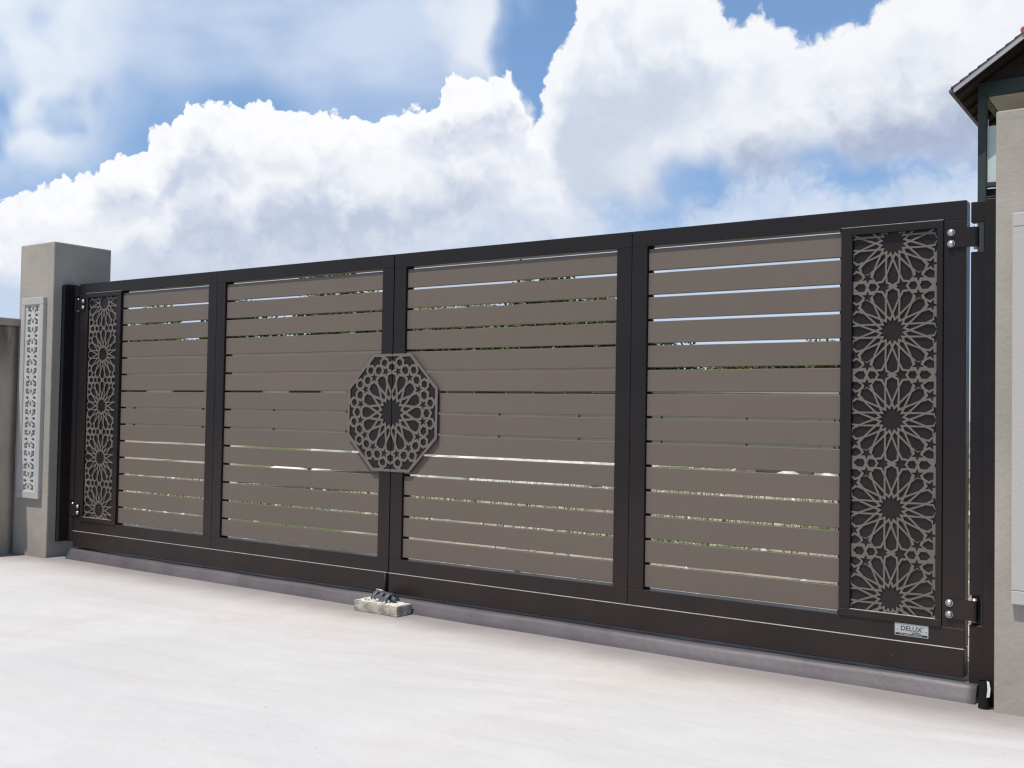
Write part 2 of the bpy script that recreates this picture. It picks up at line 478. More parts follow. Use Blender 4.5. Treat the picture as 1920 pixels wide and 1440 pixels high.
class MB:
    def __init__(s):
        s.bm = bmesh.new()

    def box(s, x0, x1, y0, y1, z0, z1, bev=0.0, seg=1):
        if x0 > x1:
            x0, x1 = x1, x0
        vs = [s.bm.verts.new(p) for p in [(x0, y0, z0), (x1, y0, z0), (x1, y1, z0), (x0, y1, z0),
                                          (x0, y0, z1), (x1, y0, z1), (x1, y1, z1), (x0, y1, z1)]]
        fs = [s.bm.faces.new([vs[i] for i in f]) for f in
              [(0, 3, 2, 1), (4, 5, 6, 7), (0, 1, 5, 4), (1, 2, 6, 5), (2, 3, 7, 6), (3, 0, 4, 7)]]
        if bev:
            es = list({e for f in fs for e in f.edges})
            bmesh.ops.bevel(s.bm, geom=es, offset=bev, segments=seg, affect='EDGES', profile=0.5)
        return s

    def prism(s, poly, axis, a, b, bev=0.0):
        """poly: list of 2-D points; extruded along axis from a to b.  axis 'x': (y,z); 'y': (x,z); 'z': (x,y)"""
        def mk(p, t):
            return {'x': (t, p[0], p[1]), 'y': (p[0], t, p[1]), 'z': (p[0], p[1], t)}[axis]
        A = [s.bm.verts.new(mk(p, a)) for p in poly]
        B = [s.bm.verts.new(mk(p, b)) for p in poly]
        n = len(poly)
        fs = [s.bm.faces.new(A), s.bm.faces.new(B[::-1])]
        for i in range(n):
            fs.append(s.bm.faces.new([A[i], B[i], B[(i + 1) % n], A[(i + 1) % n]]))
        bmesh.ops.recalc_face_normals(s.bm, faces=fs)
        if bev:
            es = list({e for f in fs for e in f.edges})
            bmesh.ops.bevel(s.bm, geom=es, offset=bev, segments=1, affect='EDGES', profile=0.5)
        return s

    def cyl(s, c0, c1, r0, r1=None, n=16, caps=True):
        r1 = r0 if r1 is None else r1
        c0, c1 = Vector(c0), Vector(c1)
        d = (c1 - c0).normalized()
        a = d.orthogonal().normalized()
        b = d.cross(a)
        A = [s.bm.verts.new(c0 + (a * cos(2 * pi * i / n) + b * sin(2 * pi * i / n)) * r0) for i in range(n)]
        B = [s.bm.verts.new(c1 + (a * cos(2 * pi * i / n) + b * sin(2 * pi * i / n)) * r1) for i in range(n)]
        fs = []
        for i in range(n):
            f = s.bm.faces.new([A[i], A[(i + 1) % n], B[(i + 1) % n], B[i]])
            f.smooth = True
            fs.append(f)
        if caps:
            fs.append(s.bm.faces.new(A[::-1]))
            fs.append(s.bm.faces.new(B))
        bmesh.ops.recalc_face_normals(s.bm, faces=fs)
        return s

    def dome(s, c, axis, r, h, n=16, rings=5):
        c, d = Vector(c), Vector(axis).normalized()
        a = d.orthogonal().normalized()
        b = d.cross(a)
        prev = None
        for k in range(rings):
            t = k / rings * pi / 2
            ring = [s.bm.verts.new(c + (a * cos(2 * pi * i / n) + b * sin(2 * pi * i / n)) * r * cos(t) + d * h * sin(t)) for i in range(n)]
            if prev:
                for i in range(n):
                    f = s.bm.faces.new([prev[i], prev[(i + 1) % n], ring[(i + 1) % n], ring[i]])
                    f.smooth = True
            prev = ring
        top = s.bm.verts.new(c + d * h)
        for i in range(n):
            f = s.bm.faces.new([prev[i], prev[(i + 1) % n], top])
            f.smooth = True
        return s

    def mesh(s, name):
        me = bpy.data.meshes.new(name)
        s.bm.to_mesh(me)
        s.bm.free()
        return me

    def build(s, name, mat, parent=None, loc=None, **kw):
        me = s.mesh(name)
        me.materials.append(mat)
        o = bpy.data.objects.new(name, me)
        if loc is not None:
            o.location = loc
        link(o, parent)
        return tag(o, **kw)


def obj_from(me, name, parent=None, loc=None, **kw):
    o = bpy.data.objects.new(name, me)
    if loc is not None:
        o.location = loc
    link(o, parent)
    return tag(o, **kw)


# ------------------------------------------------------------------ star lattice


def inset(poly, d):
    """move every edge of a counter-clockwise polygon inwards by d"""
    n = len(poly)
    area = sum(poly[i][0] * poly[(i + 1) % n][1] - poly[(i + 1) % n][0] * poly[i][1] for i in range(n))
    if area < 0:
        poly = poly[::-1]
    out = []
    for i in range(n):
        p0, p1, p2 = Vector(poly[i - 1]), Vector(poly[i]), Vector(poly[(i + 1) % n])
        e0, e1 = (p1 - p0).normalized(), (p2 - p1).normalized()
        n0, n1 = Vector((-e0.y, e0.x)), Vector((-e1.y, e1.x))
        k = 1 + n0.dot(n1)
        out.append(tuple(p1 + (n0 + n1) * (d / max(k, 0.12))))
    return out


def rot(p, a, c=(0, 0)):
    return (c[0] + p[0] * cos(a) - p[1] * sin(a), c[1] + p[0] * sin(a) + p[1] * cos(a))


def star_poly(c, ro, ri, n, a0, angs=None):
    pts = []
    if angs is None:
        angs = [a0 + 2 * pi * k / n for k in range(n)]
    for k, a in enumerate(angs):
        b = angs[(k + 1) % len(angs)]
        while b < a:
            b += 2 * pi
        pts.append((c[0] + ro * cos(a), c[1] + ro * sin(a)))
        mid = (a + b) / 2
        pts.append((c[0] + ri * cos(mid), c[1] + ri * sin(mid)))
    return pts


def rosette(c, r1, r2, rA, r3, y3, r4, w):
    """sixteen-petal rosette: list of hole polygons around centre c"""
    H = pi / 16
    s2 = (r2 * cos(H), r2 * sin(H))
    al = atan2(s2[1], s2[0] - r1)
    tt = tan(H) * r1 / (sin(al) + tan(H) * cos(al))
    r0 = sqrt((r1 - tt * cos(al)) ** 2 + (tt * sin(al)) ** 2)
    holes = []
    st = []
    for k in range(16):
        a = k * pi / 8
        st.append(rot((r1, 0), a))
        st.append(rot((r0, 0), a + H))
    holes.append(inset(st, w / 2))
    for k in range(16):
        a = k * pi / 8
        kite = [rot((r0, 0), a + H), rot((r1, 0), a + 2 * H), rot((r2, 0), a + H), rot((r1, 0), a)]
        holes.append(inset(kite, w / 2 * 0.95))
        sA = (rA * cos(H), rA * sin(H))
        pet = [(r1, 0), (s2[0], -s2[1]), (sA[0], -sA[1]), (r3, -y3), (r4, 0), (r3, y3), (sA[0], sA[1]), (s2[0], s2[1])]
        if rA <= r2:
            pet = [pet[i] for i in (0, 1, 3, 4, 5, 7)]
        holes.append(inset([rot(q, a) for q in pet], w / 2))
    return [[(c[0] + x, c[1] + y) for x, y in h] for h in holes]


def sheet(outer, holes, depth, clip=None):
    """flat sheet in the x-z plane with holes, front at y = 0, back at y = depth"""
    co, ed = [], []
    for poly in [outer] + holes:
        i0 = len(co)
        co += [Vector((p[0], p[1])) for p in poly]
        ed += [(i0 + i, i0 + (i + 1) % len(poly)) for i in range(len(poly))]
    vo, _, fo, _, _, _ = delaunay_2d_cdt(co, ed, [], 0, 1e-7)
    boxes = [(min(p[0] for p in h), max(p[0] for p in h), min(p[1] for p in h), max(p[1] for p in h), h) for h in holes]

    def pip(x, y, h):
        c = False
        j = h[-1]
        for q in h:
            if (q[1] > y) != (j[1] > y) and x < (j[0] - q[0]) * (y - q[1]) / (j[1] - q[1]) + q[0]:
                c = not c
            j = q
        return c
    bm = bmesh.new()
    bv = [bm.verts.new((v.x, v.y, 0)) for v in vo]
    for f in fo:
        x = sum(vo[i].x for i in f) / len(f)
        y = sum(vo[i].y for i in f) / len(f)
        if not pip(x, y, outer) or any(b[0] < x < b[1] and b[2] < y < b[3] and pip(x, y, b[4]) for b in boxes):
            continue
        bm.faces.new([bv[i] for i in f])
    bmesh.ops.delete(bm, geom=[v for v in bm.verts if not v.link_faces], context='VERTS')
    bmesh.ops.remove_doubles(bm, verts=bm.verts, dist=1e-6)
    for co, no in (clip or []):
        bmesh.ops.bisect_plane(bm, geom=bm.verts[:] + bm.edges[:] + bm.faces[:], plane_co=(co[0], co[1], 0),
                               plane_no=(no[0], no[1], 0), clear_outer=True)
    ex = bmesh.ops.extrude_face_region(bm, geom=bm.faces[:])
    for v in ex['geom']:
        if isinstance(v, bmesh.types.BMVert):
            v.co.z -= depth
    # (x, y, z) -> (x, -z, y): front towards -y
    for v in bm.verts:
        v.co = Vector((v.co.x, -v.co.z, v.co.y))
    bmesh.ops.recalc_face_normals(bm, faces=bm.faces)
    me = bpy.data.meshes.new('sheet')
    bm.to_mesh(me)
    bm.free()
    return me


TILE = 0.3500


def panel_holes(zc, n):
    W = 0.0081
    holes = []

    def cut(poly):
        holes.append(inset(poly, W / 2))
    for k in range(n):
        c = (0.0, zc + TILE * k)
        holes += rosette(c, 0.066, 0.130, 0.130, 0.1575, 0.0228, 0.1715, W)
        for sx in (1, -1):
            for sz in (1, -1):
                def f(p):
                    return (c[0] + sx * p[0], c[1] + sz * p[1])
                for (cx, cz, a) in ((.0975, .1372, 56.25), (.1465, .0945, 33.75), (.1665, .0330, 11.25)):
                    cut([f(q) for q in star_poly((cx, cz), 0.0355, 0.0150, 5, radians(a) + pi)])
                cut([f(q) for q in [(.1215, .1195), (.1390, .1090), (.1610, .1200), (.1610, .1525), (.1345, .1525), (.1115, .1365)]])
                cut([f(q) for q in [(.1610, .1560), (.1610, .1300), (.2050, .1000), (.2050, .1560)]])
    for k in range(-1, n):
        c = (0.0, zc + TILE * (k + 0.5))
        for sx in (1, -1):
            def g(p):
                return (c[0] + sx * p[0], c[1] + p[1] - .175)
            cut([g(q) for q in [(.0255, .1270), (.0395, .1550), (.0652, .1580), (.0545, .1750), (.0652, .1920), (.0395, .1950), (.0255, .2230),
                                (.0225, .1915), (.0040, .1800), (.0130, .1750), (.0040, .1700), (.0225, .1585)]])
            cut([g(q) for q in [(.0545, .1750), (.0652, .1570), (.0890, .1550), (.0985, .1750), (.0890, .1950), (.0652, .1930)]])
            cut([g(q) for q in [(.0985, .1750), (.1080, .1550), (.1345, .1550), (.1540, .1750), (.1345, .1950), (.1080, .1950)]])
            cut([g(q) for q in [(.1560, .1750), (.1650, .1560), (.2050, .1560), (.2050, .1940), (.1650, .1940)]])
    return holes


def make_panel_sheet():
    # local z measured from the groove; first rosette centre at 0.1603
    zc = 0.1603
    holes = panel_holes(zc, 5)
    outer = [(-.22, zc - TILE * .5 - .08), (.22, zc - TILE * .5 - .08), (.22, zc + TILE * 4.5 + .08), (-.22, zc + TILE * 4.5 + .08)]
    clip = [((.1740, 0), (1, 0)), ((-.1740, 0), (-1, 0)), ((0, 1.606), (0, 1)), ((0, 0.0985), (0, -1))]
    return sheet(outer, holes, 0.003, clip)


OCT_R = 0.3145          # inradius of the medallion
OCT_Z = 0.851


def make_medallion():
    w = 0.0128
    holes = rosette((0, 0), 0.099, 0.160, 0.179, 0.2045, 0.0300, 0.2145, w)

    def cut(poly, a):
        holes.append(inset([rot(q, a) for q in poly], w / 2))
    for k in range(16):
        a = k * pi / 8
        h = a + pi / 16
        # star in every gap, cell beyond every petal, cell beyond every star
        cut(star_poly((0.2235, 0), 0.0440, 0.0190, 5, pi), h)
        cut([(.2150, 0), (.2292, -.0275), (.2580, -.0262), (.2715, 0), (.2580, .0262), (.2292, .0275)], a)
        cut([(.2425, 0), (.2605, -.0258), (.2850, -.0240), (.2990, 0), (.2850, .0240), (.2605, .0258)], h)
        # broken star against the rim: pointed in the corners of the octagon, flat along its sides
        rim = [(.3075, .0480), (.3075, -.0480)] if k % 2 == 0 else [(.3085, .0500), (.3310, 0), (.3085, -.0500)]
        cut([(.2720, 0), (.2590, .0262), (.2840, .0325), (.2935, .0560)] + rim + [(.2935, -.0560), (.2840, -.0325), (.2590, -.0262)], a)
    outer = [rot((OCT_R / cos(pi / 8), 0), pi / 8 + k * pi / 4) for k in range(8)]
    return outer, holes


# ------------------------------------------------------------------ the gate
H_TOP = 1.70
Z_OT, Z_OB = 1.6268, 0.0758
W_OUT, XA, XB, XC, XD, XM = 2.8617, 2.3877, 1.5097, 1.3539, 0.0827, 1.4318
NSL, GAP = 14, 0.0118
PITCH_SL = (Z_OT - Z_OB - GAP) / NSL
Y_SL = 0.014
panel_mesh = make_panel_sheet()
panel_mesh.materials.append(M_lat)
oct_outer, oct_holes = make_medallion()


def med_mesh(sgn):
    me = sheet(oct_outer, oct_holes, 0.004, [((0.0022 * sgn, 0), (-sgn, 0))])
    me.materials.append(M_lat)
    return me


def gate_leaf(sg):
    """sg = +1: leaf on the right of the meeting line, -1: leaf on the left"""
    right = sg > 0
    leaf = empty('gate_leaf', (sg * W_OUT / 2, 0.03, -0.08), group='leaves of the double gate',
                 cat='gate',
                 label=('right leaf of the dark brown slatted gate, with the small DELUX name plate' if right else
                        'left leaf of the dark brown slatted gate, beside the pillar with the white carved panel'))
    off = Vector(leaf.location)

    def B(name, mat, boxes, bev=0.0025, parent=leaf):
        mb = MB()
        for (x0, x1, y0, y1, z0, z1) in boxes:
            mb.box(sg * x0 - off.x, sg * x1 - off.x, y0 - off.y, y1 - off.y, z0 - off.z, z1 - off.z, bev, 3)
        o = mb.build(name, mat, parent)
        if parent is not leaf:
            o.location = -Vector(parent.location) if parent.location.length else (0, 0, 0)
        return o
    D = 0.068
    J = 0.0009
    # two welded bays per leaf
    for (a, b, s0, s1) in ((0.0028, XM - J, XD, XC), (XM + J, W_OUT, XB, 2.7805)):
        B('top_rail', M_frame, [(a, b, 0, D, Z_OT, H_TOP)])
        B('bottom_rail', M_frame, [(a, b, 0, D, 0.002, Z_OB)])
        B('stile', M_frame, [(a, s0, 0.0004, D - .0004, Z_OB + J * .3, Z_OT - J * .3)], 0.002)
        B('stile', M_frame, [(s1, b, 0.0004, D - .0004, Z_OB + J * .3, Z_OT - J * .3)], 0.002)
    B('kick_plate', M_frame, [(0.004, W_OUT - 0.001, -0.0045, D, -0.1065, -0.0016)], 0.003)
    B('highlight_strip', M_highlight, [(0.004, W_OUT - 0.001, -0.0056, 0.004, -0.0014, 0.0017)], 0.0006)  # pale strip added as the sunlit line above the kick plate
    # slats: one mesh per bay width, shared
    sp_me = None
    for (s0, s1) in ((XD, XC), (XB, XA)):
        L = s1 - s0
        mb = MB()
        mb.box(-L / 2 + .001, L / 2 - .001, 0, 0.022, 0, PITCH_SL - GAP, 0.0018)
        me = mb.mesh('slat')
        me.materials.append(M_slat)
        cx = sg * (s0 + s1) / 2
        for k in range(NSL):
            z = Z_OB + GAP + k * PITCH_SL
            o = obj_from(me, 'slat', leaf, Vector((cx, Y_SL + random.uniform(-.0006, .0006), z)) - off)
            o.rotation_euler = (random.uniform(-.002, .002), random.uniform(-.0004, .0004), 0)
        if sp_me is None:
            sm = MB()
            sm.box(-.006, .006, 0, .022, 0.0005, GAP - .0005)
            sp_me = sm.mesh('spacer')
            sp_me.materials.append(M_black)
        for k in range(NSL + 1):
            z = Z_OB + k * PITCH_SL
            for x in (s0 + .0065, s1 - .0065):
                obj_from(sp_me, 'spacer', leaf, Vector((sg * x, 0.026, z)) - off)
    # lattice panel
    p0, p1, q0, q1 = 2.3885, 2.7795, 0.0716, 1.6292
    i0, i1, k0, k1 = 2.4335, 2.7565, 0.1015, 1.5995
    fr = MB()
    for (x0, x1, z0, z1) in ((p0, p1, k1, q1), (p0, p1, q0, k0), (p0, i0, k0 + .0002, k1 - .0002), (i1, p1, k0 + .0002, k1 - .0002)):
        fr.box(sg * x0 - off.x, sg * x1 - off.x, -.0055 - off.y, .045 - off.y, z0 - off.z, z1 - off.z, 0.0022, 3)
    pan = fr.build('lattice_panel', M_frame, leaf)
    cx = (i0 + i1) / 2 - 0.0060
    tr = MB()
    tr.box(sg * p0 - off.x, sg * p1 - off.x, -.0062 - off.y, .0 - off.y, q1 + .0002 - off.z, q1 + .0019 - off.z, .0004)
    tr.build('edge_highlight', M_highlight, pan)  # pale strip added as the sunlit top edge of the panel frame
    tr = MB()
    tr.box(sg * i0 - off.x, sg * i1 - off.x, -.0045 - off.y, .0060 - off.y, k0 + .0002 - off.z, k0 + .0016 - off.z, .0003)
    tr.build('edge_highlight', M_highlight, pan)  # pale strip added as the sunlit lower edge of the panel opening
    obj_from(panel_mesh, 'lattice_screen', pan, Vector((sg * cx, 0.0070, 0)) - off)
    bk = MB()
    bk.box(sg * (i0 - .01) - off.x, sg * (i1 + .01) - off.x, .0130 - off.y, .0155 - off.y, k0 - .01 - off.z, k1 + .01 - off.z)
    bk.build('backing_sheet', M_frame, pan)
    # half of the octagonal medallion on the meeting stile
    med = obj_from(med_mesh(sg), 'medallion', leaf, Vector((0, -0.0045, OCT_Z)) - off)
    half = [(x, z) for x, z in oct_outer if x * sg > 0]
    half.sort(key=lambda q: q[1])
    s = 0.985
    poly = [(sg * 0.0028, -OCT_R * s), *[(x * s, z * s) for x, z in half], (sg * 0.0028, OCT_R * s)]
    mb = MB()
    mb.prism(poly, 'y', 0.0050, 0.0175)
    o = mb.build('backing_plate', M_frame, med)
    # hinges
    for zz in (1.5565, 0.148):
        hm = MB()
        x0, x1 = 2.795, 2.906
        hm.prism([(sg * x0, -.0070), (sg * (x1 - .012), -.0070), (sg * (x1 - .004), -.0035), (sg * x1, .006), (sg * x1, .020),
                  (sg * (x1 - .006), .020), (sg * (x1 - .006), .004), (sg * (x1 - .013), 0.0005), (sg * x0, 0.0005)],
                 'z', zz - .0375, zz + .0375)
        for v in hm.bm.verts:
            v.co = Vector((v.co.x - off.x, v.co.y - off.y, v.co.z - off.z))
        hg = hm.build('hinge_strap', M_frame, leaf)
        for dz in (.0215, -.0215):
            bm_ = MB()
            bm_.cyl((0, 0, 0), (0, -.003, 0), .0135, n=20)
            bm_.dome((0, -.003, 0), (0, -1, 0), .0115, .008, 18)
            bm_.build('bolt', M_steel, hg, Vector((sg * 2.8085, -.0070, zz + dz)) - off)
        km = MB()
        km.cyl((0, 0, -.045), (0, 0, .045), .0085, n=14)
        km.build('hinge_pin', M_zinc, leaf, Vector((sg * 2.8935, .0125, zz)) - off)
    if not right:
        rod = MB()
        rod.cyl((0, 0, 0), (0, 0, .16), .0065, n=10)
        r = rod.build('drop_bolt', M_post, leaf, Vector((-.012, -.0125, -.160)) - off)
        hd = MB()
        hd.cyl((0, 0, 0), (-.048, -.004, .005), .0055, .0065, n=10)
        hd.build('handle', M_zinc, r, (-.004, -.002, .062))
    else:
        name_plate(leaf, off)
    return leaf


def text_mesh(txt, size, mat, depth=0.0004, spacing=1.0):
    cu = bpy.data.curves.new('txt', 'FONT')
    cu.body = txt
    cu.size = size
    cu.extrude = depth
    cu.space_character = spacing
    cu.align_x = 'CENTER'
    ob = bpy.data.objects.new('txt', cu)
    COL.objects.link(ob)
    dg = bpy.context.evaluated_depsgraph_get()
    me = bpy.data.meshes.new_from_object(ob.evaluated_get(dg))
    bpy.data.objects.remove(ob)
    bpy.data.curves.remove(cu)
    for v in me.vertices:
        v.co = Vector((v.co.x, -v.co.z, v.co.y))
    me.materials.clear()
    me.materials.append(mat)
    return me


def name_plate(leaf, off):
    x0, x1, z0, z1 = 2.6075, 2.7325, 0.0225, 0.0705
    cx = (x0 + x1) / 2
    mb = MB()
    mb.box(x0 - off.x, x1 - off.x, -.0018 - off.y, .0003 - off.y, z0 - off.z, z1 - off.z, .0004)
    pl = mb.build('name_plate', M_plate, leaf, label='small silver name plate reading DELUX')
    y = -.0024
    obj_from(text_mesh('DELUX', .0250, M_ink, spacing=1.02), 'lettering', pl, Vector((cx - .001, y, .0438)) - off)
    obj_from(text_mesh('UniGate', .0095, M_ink), 'lettering', pl, Vector((cx + .018, y, .0352)) - off)
    obj_from(text_mesh('TM', .0040, M_ink), 'lettering', pl, Vector((cx + .043, y, .0600)) - off)
    mb = MB()
    mb.box(x0 + .003 - off.x, x1 - .003 - off.x, -.0022 - off.y, -.0019 - off.y, z0 + .0030 - off.z, z0 + .0105 - off.z)
    mb.build('printed_strip', M_ink, pl)
    mb = MB()
    xx = x0 + .020
    for wd in (.011, .003, .030, .003, .034):
        if wd > .005:
            mb.box(xx - off.x, xx + wd - off.x, -.0026 - off.y, -.0023 - off.y, z0 + .0052 - off.z, z0 + .0080 - off.z)
        xx += wd
    mb.build('small_print', M_inkl, pl)
    for x in (x0 + .008, x1 - .008):
        mb = MB()
        mb.dome((0, 0, 0), (0, -1, 0), .0028, .002, 12, 4)
        mb.build('rivet', M_steel, pl, Vector((x, -.0019, .0480)) - off)


GROUND = -0.182
gate_leaf(-1)
gate_leaf(1)


def gate_post(sg):
    right = sg > 0
    zb = GROUND if right else -0.075
    p = empty('gate_post', (sg * 2.96, 0, zb), cat='gate post', group='steel posts carrying the gate',
              label=('dark steel gate post fixed to the right pillar, reaching the ground' if right else
                     'black steel gate post on the left pillar, ending above the ground'))
    off = Vector(p.location)
    mb = MB()
    mb.box(sg * 2.9375 - off.x, sg * 2.9835 - off.x, -.066 - off.y, .062 - off.y, zb - off.z, 1.686 - off.z, .004, 2)
    mb.build('column', M_post, p)
    mb = MB()
    mb.prism([(-.066, 1.6865), (.062, 1.6865), (.062, 1.690), (.03, 1.699), (-.034, 1.699), (-.066, 1.690)], 'x',
             sg * 2.9375, sg * 2.9835)
    for v in mb.bm.verts:
        v.co = v.co - off
    mb.build('cap', M_post, p)
    # flange beside the leaf, cut away round each hinge
    segs = [(zb if right else -.075, .094), (.206, 1.500), (1.612, 1.690)]
    mb = MB()
    x0, x1, xn = 2.8765, 2.9372, 2.9215
    for a, b in segs:
        mb.box(sg * x0 - off.x, sg * x1 - off.x, .004 - off.y, .040 - off.y, a - off.z, b - off.z, .002)
    for a, b in ((.0942, .2058), (1.5002, 1.6118)):
        mb.box(sg * xn - off.x, sg * x1 - off.x, .004 - off.y, .040 - off.y, a - off.z, b - off.z, .002)
    mb.build('flange', M_post, p)
    mb = MB()
    for a, b in ((.0942, .2058), (1.5002, 1.6118)):
        mb.box(sg * (xn - .0022) - off.x, sg * (xn - .0002) - off.x, .003 - off.y, .0405 - off.y, a + .004 - off.z, b - .004 - off.z)
    mb.box(sg * (x0 + .002) - off.x, sg * (xn - .0024) - off.x, .0365 - off.y, .0395 - off.y, .090 - off.z, .210 - off.z)
    mb.build('hinge_pocket', M_pocket, p)
    return p


gate_post(-1)
gate_post(1)

# ------------------------------------------------------------------ pillars with carved panels


def carving(w, h):
    """pierced relief of eight-petalled flowers between paired bands, local origin at its lower left corner"""
    W = 0.0088
    holes = []
    n = 9
    pt = h / n
    cx = w / 2
    H = pi / 8

    def cut(poly):
        holes.append(inset(poly, W / 2))
    for k in range(n):
        cz = pt * (k + .5)
        R = min(w * .5, pt * .47)
        for j in range(8):
            a = j * pi / 4
            pet = [(R * .16, 0), (R * .58 * cos(H), -R * .58 * sin(H)), (R * .86, -R * .22), (R * 1.0, 0), (R * .86, R * .22), (R * .58 * cos(H), R * .58 * sin(H))]
            q = [rot(p, a, (cx, cz)) for p in pet]
            cut([(min(max(x, .001), w - .001), z) for x, z in q])
        for sx in (1, -1):
            for sz in (1, -1):
                tri = [(R * .60, R * .34), (R * .98, R * .40), (R * .98, R * 1.0), (R * .40, R * 1.0), (R * .34, R * .60), (R * .62, R * .66)]
                holes.append(inset([(cx + sx * x, cz + sz * z) for x, z in tri], W * .36))
    outer = [(-.006, -.006), (w + .006, -.006), (w + .006, h + .006), (-.006, h + .006)]
    me = sheet(outer, holes, 0.0145)
    me.materials.append(M_carve)
    return me


def pillar(sg):
    right = sg > 0
    x0, x1 = (2.985, 3.400) if right else (-3.388, -2.972)
    yf, yb = -.130, .312
    p = empty('gate_pillar', ((x0 + x1) / 2, (yf + yb) / 2, GROUND), cat='pillar', group='rendered pillars flanking the gate',
              label=('tall grey rendered pillar at the right edge, in front of the tiled house' if right else
                     'grey rendered pillar at the left end of the gate with a white carved panel'))
    off = Vector(p.location)
    mb = MB()
    # body with slightly worn vertical corners and a wavy plaster face
    mb.box(x0 - off.x, x1 - off.x, yf - off.y, yb - off.y, -.03, 1.988 - off.z, .007, 2)
    mb.build('body', M_render, p)
    c = (x0 + x1) / 2
    f0, f1, z0, z1 = c - .136, c + .136, .213, 1.606
    if right:
        f0, f1 = x0 + .060, x0 + .332
    i0, i1, k0, k1 = f0 + .046, f1 - .046, .262, 1.556
    yo = yf - .028
    mb = MB()
    for (a, b, e, g) in ((f0, f1, k1, z1), (f0, f1, z0, k0), (f0, i0, k0 + .0003, k1 - .0003), (i1, f1, k0 + .0003, k1 - .0003)):
        mb.box(a - off.x, b - off.x, yo - off.y, yf + .004 - off.y, e - off.z, g - off.z, .003)
    fr = mb.build('carved_panel', M_cast, p)
    mb = MB()
    mb.box(i0 - .004 - off.x, i1 + .004 - off.x, yf - .001 - off.y, yf + .003 - off.y, k0 - .004 - off.z, k1 + .004 - off.z)
    mb.build('panel_back', M_cast, fr)
    obj_from(carving(i1 - i0, k1 - k0), 'carving', fr, Vector((i0, yf - .0190, k0)) - off)
    return p


pillar(-1)
pillar(1)

# old boundary wall running from the left pillar towards the street
bw = empty('boundary_wall', (-3.46, -.3, GROUND), cat='wall',
           label='low stained boundary wall with a flat coping, left of the carved pillar')
mb = MB()
mb.box(-.085, .072, -.48, .70, -.03, 1.414 - GROUND, .006)
mb.build('wall_face', M_wall, bw)
mb = MB()
mb.box(-.11, .098, -.50, .70, 1.4145 - GROUND, 1.468 - GROUND, .006)
mb.build('coping', M_render, bw)

# ------------------------------------------------------------------ ground
mb = MB()
S = 900
bm = mb.bm
vs = [bm.verts.new(q) for q in ((-S, -S, GROUND - .05), (S, -S, GROUND - .05), (S, S, GROUND - .05), (-S, S, GROUND - .05))]
bm.faces.new(vs)
mb.build('ground', M_yard, kind='structure')


def grid_sheet(x0, x1, y0, y1, nx, ny, f):
    mb = MB()
    bm = mb.bm
    V = [[bm.verts.new((x0 + (x1 - x0) * i / nx, y0 + (y1 - y0) * j / ny, f(x0 + (x1 - x0) * i / nx, y0 + (y1 - y0) * j / ny)))
          for i in range(nx + 1)] for j in range(ny + 1)]
    for j in range(ny):
        for i in range(nx):
            fa = bm.faces.new([V[j][i], V[j][i + 1], V[j + 1][i + 1], V[j + 1][i]])
            fa.smooth = True
    return mb


def drive_z(x, y):
    w = mnoise.noise(Vector((x * .9, y * .9, 0))) * .004 + mnoise.noise(Vector((x * 4, y * 4, 3))) * .0012
    return GROUND + w * min(1, max(0, (-.05 - y) / .5)) - (0.0 if y > -.1 else 0)


mb = grid_sheet(-2.96, 9.0, -9.0, .02, 220, 160, drive_z)
dr = mb.build('driveway', M_conc, kind='structure')
mb = grid_sheet(-9.0, -2.968, -9.0, .35, 60, 60, lambda x, y: GROUND - .006 + mnoise.noise(Vector((x, y, 9))) * .003)
mb.build('side_pavement', M_conc, kind='structure')

# threshold kerb under the gate: rounded top, broken and patched end on the right
prof = [(.16, GROUND - .04), (-.078, GROUND - .04), (-.073, GROUND + .003), (-.060, -.158), (-.049, -.136), (-.040, -.1235), (-.030, -.1195), (-.016, -.1215), (.16, -.123)]
mb = MB()
bm = mb.bm
NX = 150
rings = []
for i in range(NX + 1):
    x = -2.84 + (2.84 + 2.912) * i / NX
    ring = []
    for j, (y, z) in enumerate(prof):
        k = 0 if j in (0, 1, 8) else 1
        ring.append(bm.verts.new((x, y + k * mnoise.noise(Vector((x * 2.2, j * .15, 0))) * .010, z + k * mnoise.noise(Vector((x * 2.6, 5 + j * .1, 0))) * .0045)))
    rings.append(ring)
for a, b in zip(rings, rings[1:]):
    for j in range(len(prof) - 1):
        f = bm.faces.new([a[j], b[j], b[j + 1], a[j + 1]])
        f.smooth = True
bm.faces.new(rings[0])
bm.faces.new(rings[-1][::-1])
bmesh.ops.recalc_face_normals(bm, faces=bm.faces)
mb.build('threshold_kerb', M_kerb, kind='structure')

# cut pipe standing in the corner between kerb and right pillar
ps = empty('pipe_stub', (2.948, -.098, GROUND), cat='pipe', label='short black pipe stub with a pale torn edge in the corner by the right pillar')
mb = MB()
mb.cyl((0, 0, -.01), (.002, .003, .098), .021, .0195, n=18, caps=False)
mb.cyl((.002, .003, .098), (0, 0, -.01), .0165, .0175, n=18, caps=False)
mb.build('pipe_wall', M_black, ps)
mb = MB()
mb.prism([(.012, .045), (.022, .048), (.025, .075), (.021, .100), (.013, .104), (.015, .075)], 'y', -.0235, -.0180)
mb.build('torn_edge', M_sack, ps)

